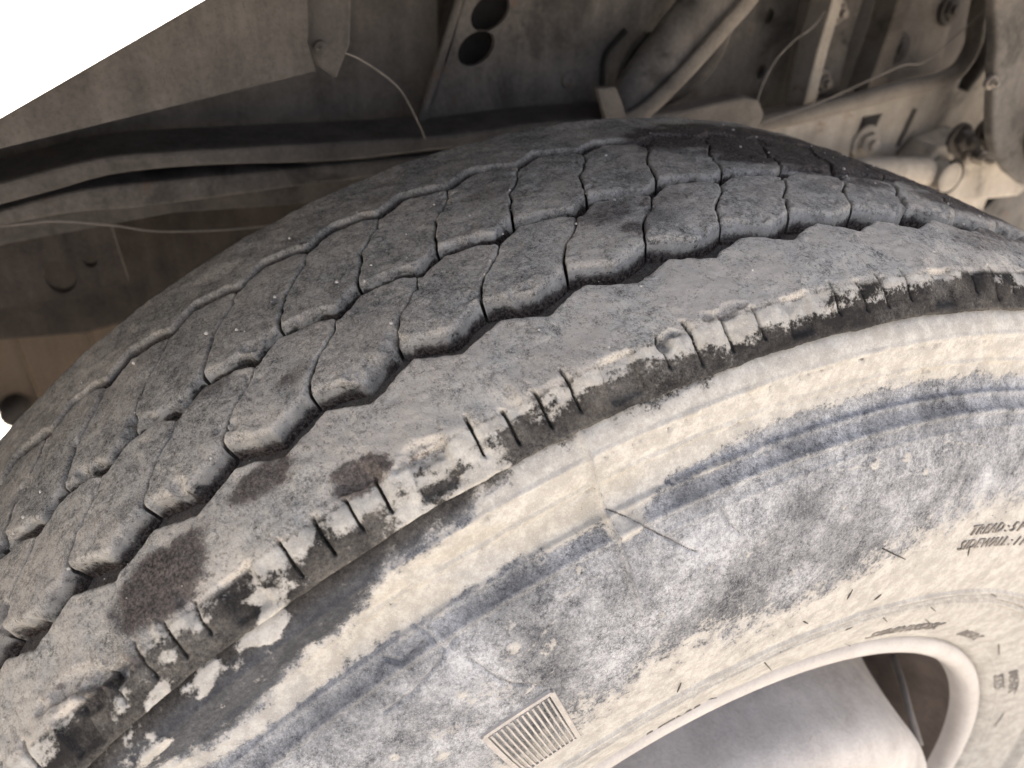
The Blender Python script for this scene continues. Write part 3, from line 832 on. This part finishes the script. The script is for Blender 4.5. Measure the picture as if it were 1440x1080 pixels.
def bolt_geo(y, z, x, r, hgt, rot=0.3):
    """hex head on a washer, axis along x"""
    V, F = [], []
    def ring(n, rad, xx, ph): return [(xx, y + rad * math.cos(2 * math.pi * i / n + ph), z + rad * math.sin(2 * math.pi * i / n + ph)) for i in range(n)]
    def stack(rings):
        n = len(rings[0]); k = len(V)
        for q in rings: V.extend(q)
        for a in range(len(rings) - 1):
            for i in range(n): F.append((k + a * n + i, k + a * n + (i + 1) % n, k + (a + 1) * n + (i + 1) % n, k + (a + 1) * n + i))
        F.append(tuple(k + (len(rings) - 1) * n + i for i in range(n)))
    stack([ring(18, r * 1.5, x - .002, 0), ring(18, r * 1.5, x + .0015, 0), ring(18, r * 1.35, x + .0028, 0)])
    stack([ring(6, r, x + .002, rot), ring(6, r, x + hgt * .85, rot), ring(6, r * .84, x + hgt, rot)])
    stack([ring(12, r * .5, x + hgt - .001, 0), ring(12, r * .48, x + hgt * 1.5, 0), ring(12, r * .3, x + hgt * 1.6, 0)])
    return V, F

def bolt(parent, y, z, x, r=.010, hgt=.010, mat=None, name='bolt', rot=.3):
    V, F = bolt_geo(y, z, x, r, hgt, rot)
    o = mesh_obj(name, V, F, mat or M_BOLT, parent, smooth=False)
    return o

# sheet metal guard plate in front of the bright yard
gp = plate('guard_plate', [(-.42, 1.046), (-.34, 1.064), (-.157, 1.096), (-.1605, 1.112), (-.159, 1.122), (-.156, 1.17), (-.215, 1.138), (-.335, 1.08), (-.42, 1.0465)], -.20, .004, M_FRAME2)
tag(gp, 'grey brown sheet metal guard plate edged by glaring daylight', 'guard plate')

sp_ = empty('stay_bracket', (-.24, -.13, 1.08), 'small folded steel stay bracket at the end of the guard plate', 'bracket')
def child(o, parent):
    o.parent = parent; o.matrix_parent_inverse = Matrix.Translation(parent.location).inverted(); return o
child(plate('bracket_plate', [(-.156, 1.17), (-.1555, 1.112), (-.149, 1.092), (-.137, 1.083), (-.126, 1.104), (-.119, 1.17)], -.235, .004, M_FRAME2), sp_)
child(bolt(None, -.146, 1.103, -.2345, .0032, .003, M_FRAME2), sp_)

# rail panel behind the guard plate
rp = plate('rail_panel', [(-.44, 1.000), (-.362, 1.026), (-.258, 1.060), (-.130, 1.095), (-.087, 1.143), (-.087, 1.30), (-.020, 1.30), (-.020, .95), (-.16, .95), (-.256, .955), (-.38, .945), (-.44, .935)], -.36, .006, M_FRAME2)
tag(rp, 'smooth dark grey rail panel behind the guard plate', 'panel')

# leaf spring: long bent bars
ls = empty('leaf_spring', (-.28, -.2, .99), 'long dusty bent steel leaf spring running behind the tread', 'leaf spring')
def bar(name, top, bot, x, th, mat, parent):
    T = catmull(top, 6); B = catmull(bot, 6)
    out = [tuple(p) for p in T] + [tuple(p) for p in B[::-1]]
    return child(plate(name, out, x, th, mat, bev=.003), parent)
bar('leaf', [(-.56, .99), (-.39, 1.018), (-.357, 1.022), (-.298, 1.032), (-.253, 1.033), (-.13, 1.029), (-.05, 1.027), (.037, 1.030), (.120, 1.029)],
    [(-.56, .972), (-.395, 1.001), (-.361, 1.007), (-.327, 1.013), (-.289, 1.020), (-.231, 1.0205), (-.131, 1.014), (-.051, 1.015), (.122, 1.016)], -.27, .06, M_FRAME2, ls)
bar('leaf', [(-.56, .972), (-.40, .993), (-.365, .999), (-.319, 1.007), (-.272, 1.009), (-.128, 1.008), (.08, 1.009)],
    [(-.56, .963), (-.403, .983), (-.368, .988), (-.322, .992), (-.276, .9905), (-.209, .992), (-.129, .994), (.08, .992)], -.282, .05, M_FRAME, ls)
tag(tube('thin_cable', [(-.295, -.56, .988), (-.295, -.37, .984), (-.295, -.334, .983), (-.30, -.299, .973), (-.30, -.261, .963), (-.30, -.18, .958), (-.31, -.06, .962)], .0008, M_WIRE, seg=8),
    'thin slack cable sagging below the leaf spring', 'cable')

# lower hanger plate with two round holes, and the tan panel below it
hp = plate('hanger_plate', [(-.60, .990), (-.423, .961), (-.308, .946), (-.305, .880), (-.324, .876), (-.408, .873), (-.60, .885)], -.40, .010, M_OILY, holes=[oval(-.357, .894, .0125, .0155), oval(-.331, .905, .0055, .0060)], bev=.0015)
tag(hp, 'dark hanger plate with one large and one small round hole', 'hanger plate')
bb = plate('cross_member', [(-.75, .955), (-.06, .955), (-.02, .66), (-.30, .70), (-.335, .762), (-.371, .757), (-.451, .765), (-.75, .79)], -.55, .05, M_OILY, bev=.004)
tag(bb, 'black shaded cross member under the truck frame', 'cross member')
tp = empty('splash_panel', (-.62, -.43, .58), 'tan dust coated splash panel low behind the tread', 'splash panel')
child(plate('panel_sheet', [(-.70, .80), (-.20, .80), (-.20, .56), (-.40, .56), (-.480, .618), (-.492, .636), (-.70, .66)], -.62, .004, M_TAN), tp)
for yy, rr in ((-.452, .0012), (-.376, .0016)):
    child(tube('rib', [(-.619, yy, .80), (-.619, yy + .004, .64)], rr, M_TAN, seg=8, smooth=False), tp)
bs = lathe('bump_stop', [(.0001, .0), (.010, .001), (.017, .006), (.020, .014), (.020, .030), (.015, .034), (.0001, .034)], M_BLACK, None, seg=24)
bs.rotation_euler = (0, math.pi, 0)
bs.location = (-.590, -.474, .640); bs.scale = (1, .85, .85)
tag(bs, 'black rubber bump stop in front of the tan splash panel', 'bump stop')

# chassis rail behind everything on the right
cr = empty('chassis_rail', (-.43, .4, .66), 'long brown steel chassis rail behind the tyre', 'chassis rail')
child(plate('web', [(-.087, 1.30), (2.2, 1.30), (2.2, .66), (-.087, .66)], -.43, .008, M_OILY, holes=[oval(.48, 1.075, .012, .012)], bev=.001), cr)
child(mesh_obj('flange', *box_geo(-.428, -.365, .30, 2.2, .66, .668), M_FRAME, smooth=False), cr)

# bracket plate with two oval holes
hb = empty('gusset_plate', (-.32, .05, 1.01), 'brown gusset plate pierced by two oval holes', 'gusset plate')
child(plate('plate_sheet', [(.012, 1.20), (-.007, 1.137), (-.045, 1.036), (-.047, 1.024), (-.037, 1.017), (.150, 1.010), (.168, 1.06), (.190, 1.20)], -.32, .005, M_FRAME,
      holes=[oval(.011, 1.107, .0185, .0125, .55), oval(-.001, 1.080, .0175, .0120, .50), [(-.0155, 1.125), (-.0105, 1.118), (-.0275, 1.070), (-.0315, 1.068)]], bev=.0012), hb)
child(plate('hole_shade_sheet', [(.0, 1.19), (-.03, 1.05), (.14, 1.03), (.17, 1.19)], -.345, .004, M_DARK), hb)  # dark sheet added so the oval holes look shaded inside
child(tube('folded_edge', [(-.318, .010, 1.20), (-.318, -.009, 1.137), (-.318, -.047, 1.036), (-.318, -.049, 1.026), (-.318, -.040, 1.017)], .0035, M_FRAME, seg=10, n=6), hb)
for pts in ([(.139, 1.089), (.121, 1.069), (.1205, 1.044)], [(.166, 1.085), (.146, 1.061), (.144, 1.036)]):
    child(tube('weld_bead', [(-.318, a, b) for a, b in pts], .0028, M_DARK, seg=8), hb)
child(bolt(None, .088, 1.050, -.3195, .0055, .004, M_FRAME), hb)

# big bent air pipe with its flange strip and the clip at its foot
tag(tube('air_pipe', [(-.285, .250, 1.22), (-.285, .212, 1.134), (-.283, .180, 1.097), (-.281, .150, 1.066), (-.279, .128, 1.040), (-.278, .118, 1.015)], [.024, .024, .023, .022, .020, .018], M_FRAME, seg=28, flat=.8), 'thick dusty brown pipe bending down beside the gusset plate', 'pipe')
tag(tube('flat_strap', [(-.262, .262, 1.22), (-.262, .232, 1.134), (-.261, .198, 1.095), (-.260, .162, 1.060), (-.259, .128, 1.034), (-.258, .098, 1.024)], .0075, M_HOSE, seg=16, flat=.45), 'narrow pale strap following the thick pipe', 'strap')
tag(tube('pipe_shade_strip', [(-.335, .262, 1.22), (-.335, .258, 1.134), (-.335, .256, 1.090), (-.335, .240, 1.050), (-.335, .208, 1.030), (-.335, .16, 1.018)], [.010, .011, .012, .012, .012, .011], M_BLACK, seg=18), 'dark strip added for the shaded gap behind the pale strap', 'hose')  # dark tube added where the shaded gap beside the pipe falls
cl = empty('pipe_clip', (-.255, .09, 1.03), 'small upright steel clip holding the pipe foot', 'clip')
child(plate('clip_plate', [(.079, 1.058), (.097, 1.058), (.104, 1.046), (.113, 1.028), (.113, 1.018), (.090, 1.018), (.089, 1.034)], -.255, .006, M_HOSE), cl)
child(plate('foot', [(.104, 1.030), (.170, 1.033), (.232, 1.040), (.252, 1.036), (.262, 1.022), (.255, 1.010), (.090, 1.010), (.104, 1.018)], -.258, .022, M_HOSE, bev=.003), cl)

# panel with two small round holes, then two slanted struts with bolts
p2 = plate('hole_panel', [(.20, 1.20), (.402, 1.20), (.405, 1.06), (.412, .97), (.205, .985), (.215, 1.06)], -.40, .006, M_FRAME, holes=[oval(.366, 1.081, .0055, .0075, -.2), oval(.370, 1.025, .0060, .0075, -.2)], bev=.001)
tag(p2, 'flat brown panel with two small round holes', 'panel')
st1 = empty('channel_strut', (-.34, .39, .98), 'slanted steel channel strut with a bright front edge and two bolts', 'strut')
child(plate('edge_flange', [(.383, 1.20), (.398, 1.20), (.386, 1.06), (.3865, .985), (.370, .985), (.372, 1.06)], -.325, .03, M_PALE, bev=.002), st1)
child(plate('channel_web', [(.395, 1.20), (.452, 1.20), (.440, 1.06), (.440, .98), (.384, .98), (.384, 1.06)], -.352, .006, M_FRAME), st1)
child(bolt(None, .410, 1.091, -.351, .0085, .009), st1); child(bolt(None, .412, 1.022, -.351, .0085, .009), st1)
st2 = empty('channel_strut', (-.34, .48, 1.0), 'slanted dusty strut standing beside the hose bend', 'strut')
child(plate('edge_flange', [(.480, 1.20), (.503, 1.20), (.494, 1.06), (.492, 1.008), (.465, 1.008), (.472, 1.06)], -.335, .03, M_HOSE, bev=.002), st2)
child(plate('channel_web', [(.500, 1.20), (.600, 1.20), (.595, 1.06), (.600, 1.02), (.490, 1.01), (.492, 1.06)], -.36, .006, M_HOSE), st2)
child(bolt(None, .519, 1.050, -.359, .012, .006, M_BLACK), st2); child(bolt(None, .585, 1.088, -.359, .012, .006, M_BLACK), st2)

# pale dusty bracket casting at right with slots, bolts and a round stub
for yy, zz in ((.255, 1.06), (.40, 1.005)):
    child(bolt(None, yy, zz, -.424, .007, .006), cr)
bk = empty('axle_bracket', (-.30, .45, .89), 'pale dust caked axle bracket with slots bolts and a round stub', 'bracket')
child(plate('bracket_plate', [(.160, 1.003), (.24, 1.012), (.292, 1.000), (.420, 1.008), (.544, 1.017), (.608, 1.037), (.658, .943), (.690, .921), (.690, .860), (.497, .860), (.342, .90), (.160, .95)], -.305, .035, M_PALE,
      holes=[[(.437, .995), (.464, .997), (.454, .945), (.432, .947)], [(.508, .998), (.516, .997), (.508, .957), (.498, .957)]], bev=.003), bk)
child(plate('bracket_back', [(.40, .99), (.54, .99), (.54, .93), (.40, .93)], -.345, .004, M_DARK), bk)
child(plate('ledge', [(.515, .968), (.560, .978), (.640, .945), (.700, .905), (.680, .893), (.560, .899), (.470, .915)], -.262, .040, M_PALE, bev=.004), bk)
sb = lathe('round_stub', [(.0003, .0), (.010, .0005), (.014, .002), (.0165, .006), (.0165, .040), (.0155, .042)], M_PALE, None, seg=40)
sb.rotation_euler = (0, 0, 0); sb.location = (-.2585, .520, .9405)
me = sb.data
co = np.empty(len(me.vertices) * 3, np.float32); me.vertices.foreach_get('co', co); co = co.reshape(-1, 3); co[:, 0] = -co[:, 0] + .020; me.vertices.foreach_set('co', co.ravel()); me.flip_normals()
child(sb, bk)
child(tube('stub_arm', [(-.262, .36, .957), (-.262, .44, .950), (-.262, .505, .942)], [.013, .015, .015], M_PALE, seg=22), bk)
child(tube('clamp_ring', [(-.243 , .520 + .0185 * math.cos(t), .9405 + .0185 * math.sin(t)) for t in np.linspace(-2.2, 1.9, 12)], .0018, M_DARK, seg=8), bk)
child(bolt(None, .450, .967, -.304, .0125, .010, M_PALE, 'boss'), bk)
for (yy, zz, rr, mt) in ((.541, .975, .0115, M_BLACK), (.556, .962, .0105, M_BLACK), (.581, .977, .0125, M_BLACK), (.600, .962, .0105, M_BLACK)):
    child(bolt(None, yy, zz, -.262, rr, .013, mt, rot=rr * 100), bk)
child(bolt(None, .560, .958, -.252, .0080, .016, M_PALE, rot=.1), bk)

tag(tube('coolant_hose', [(-.285, .20, 1.000), (-.282, .270, 1.006), (-.28, .347, 1.014), (-.28, .437, 1.026), (-.28, .500, 1.033), (-.28, .527, 1.044), (-.28, .536, 1.066), (-.28, .528, 1.10), (-.28, .505, 1.20)], .0085, M_HOSE, seg=18, rough=.15), 'dusty hose running along the axle bracket and bending straight up', 'hose')
tag(tube('coolant_hose', [(-.292, .50, 1.20), (-.292, .553, 1.10), (-.292, .570, 1.065), (-.292, .571, 1.045), (-.292, .560, 1.018)], [.010, .010, .010, .009, .006], M_BLACK, seg=18, rough=.15), 'black hose hanging between the bent hose and the flat strap', 'hose')
tag(tube('thin_wire', [(-.258, .249, 1.010), (-.26, .252, 1.043), (-.262, .263, 1.067), (-.264, .282, 1.084), (-.27, .305, 1.093), (-.30, .345, 1.101)], .0006, M_WIRE, seg=8), 'thin curved wire arching up from the axle bracket', 'wire')
tag(tube('thin_wire', [(-.262, .262, 1.014), (-.26, .324, 1.028), (-.26, .377, 1.044), (-.26, .422, 1.057), (-.26, .450, 1.059), (-.262, .487, 1.083), (-.265, .516, 1.103), (-.27, .54, 1.125)], .0006, M_WIRE, seg=8), 'thin straight wire rising along the dusty hose', 'wire')
tag(tube('thin_wire', [(-.231, -.149, 1.103), (-.24, -.133, 1.099), (-.248, -.114, 1.090), (-.25, -.089, 1.070), (-.262, -.071, 1.040), (-.268, -.064, 1.026)], .0006, M_WIRE, seg=8), 'thin wire dropping from the stay bracket to the leaf spring', 'wire')

sr = empty('mounting_strap', (-.20, .5, .93), 'wide vertical brown mounting strap with a rounded hooked end', 'strap')
child(plate('strap_plate', [(.395, 1.22), (.427, 1.145), (.460, 1.088), (.488, 1.028), (.503, .999), (.520, .978), (.552, .955), (.584, .939), (.72, .935), (.72, 1.22)], -.20, .012, M_FRAME, bev=.003), sr)
child(tube('rolled_edge', [(-.196, .468, 1.20), (-.196, .500, 1.145), (-.196, .530, 1.090), (-.196, .556, 1.03), (-.196, .566, .99), (-.196, .60, .955)], .012, M_FRAME2, seg=16), sr)
child(bolt(None, .470, 1.052, -.199, .0045, .006), sr)
ub = plate('lower_bracket', [(.63, .905), (1.10, .87), (1.20, .62), (.60, .72)], -.37, .012, M_FRAME, holes=[oval(.800, .842, .008, .022, -.6), oval(.690, .800, .03, .022, -.5)], bev=.002)
tag(ub, 'pale lower bracket behind the crest of the tread', 'bracket')
for yy in (.735, .760):
    pass
tag(tube('frame_tie', [(-.352, .700, .905), (-.352, .735, .86), (-.352, .78, .78)], .006, M_HOSE, seg=10), 'short slanted tie rod in front of the lower bracket', 'tie rod')

# ------------------------------------------------------------------ cab above the wheel (shades the wheel from the sun)
cab = empty('truck_cab', (-1.0, -.55, 1.36), 'grey truck cab standing over the wheel', 'truck cab')
def cab_shell():
    # side outline (y, z): front at -y, rear at +y, wheel arch cut out of the lower edge
    arch = [(.0 + .72 * math.cos(t), .54 + .72 * math.sin(t)) for t in np.linspace(math.radians(65), math.radians(128), 16)]
    out = [(.62, 2.75), (.62, 1.18)] + arch + [(-.62, 1.05), (-1.55, .95), (-1.66, 1.4), (-1.60, 1.9), (-1.30, 2.75)]
    return out
child(plate('side_panel', cab_shell(), .06, .05, M_CAB, bev=.01, holes=[[(-.95, 2.5), (.1, 2.5), (.1, 1.95), (-1.1, 1.95)]]), cab)
child(plate('window', [(-.95, 2.5), (.1, 2.5), (.1, 1.95), (-1.1, 1.95)], .04, .006, M_GLASS, bev=0), cab)
child(plate('side_panel', cab_shell(), -2.15, .05, M_CAB, bev=.01), cab)
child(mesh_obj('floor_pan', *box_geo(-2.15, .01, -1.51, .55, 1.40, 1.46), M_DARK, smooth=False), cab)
child(mesh_obj('added_shade_slab', *box_geo(-2.14, .085, -1.5, .30, 1.245, 1.268), M_DARK, smooth=False), cab)  # unseen slab added over the wheel to darken the inboard tread
child(mesh_obj('added_shade_wall', *box_geo(-2.10, .0, -.86, -.82, .42, 1.268), M_DARK, smooth=False), cab)  # unseen wall added ahead of the tyre to cut light from the front
child(mesh_obj('added_shade_lip', *box_geo(.088, .150, -1.45, -.30, 1.242, 1.275), M_CAB, smooth=False), cab)  # unseen strip widening the added slab, darkens the left of the tread
child(mesh_obj('roof', *box_geo(-2.15, .01, -1.30, .61, 2.68, 2.74), M_CAB, smooth=False), cab)
child(mesh_obj('rear_wall', *box_geo(-2.15, .01, .56, .61, 1.36, 2.67), M_CAB, smooth=False), cab)
child(mesh_obj('front_wall', *box_geo(-2.15, .01, -1.60, -1.52, 1.00, 2.0), M_CAB, smooth=False), cab)

# ------------------------------------------------------------------ pale grit lying on the tread
rnd = random.Random(4)
GV, GF = [], []
ico = bmesh.new(); bmesh.ops.create_icosphere(ico, subdivisions=1, radius=1)
iv = np.array([v.co[:] for v in ico.verts]); ifc = np.array([[v.index for v in f.verts] for f in ico.faces]); ico.free()
fixed = [(-.62, -.004, .0021), (-.36, -.011, .0016), (2.15, -.033, .0015), (1.1, -.055, .0017)]
for i in range(260):
    if i < len(fixed): k, x, r = fixed[i]
    else:
        k = rnd.uniform(-5, 13); x = rnd.uniform(-.10, .106); r = .0003 + .0009 * rnd.random() ** 5
    sc = np.array([rnd.uniform(.6, 1.2), rnd.uniform(.6, 1.2), rnd.uniform(.5, .9)])
    p = cyl(k, float(crown(x)) + r * .15, x)
    a = rnd.uniform(0, 6)
    R_ = np.array([[math.cos(a), -math.sin(a), 0], [math.sin(a), math.cos(a), 0], [0, 0, 1]])
    q = (iv * sc) @ R_.T * r + p
    GF.append(ifc + len(GV) * len(iv)); GV.append(q)
V = np.vstack(GV); V[:, 2] += AX
gt = mesh_obj('grit', V, np.vstack(GF), M_GRIT)
gt['kind'] = 'stuff'; gt['label'] = 'pale grit grains scattered over the tread'; gt['category'] = 'grit'
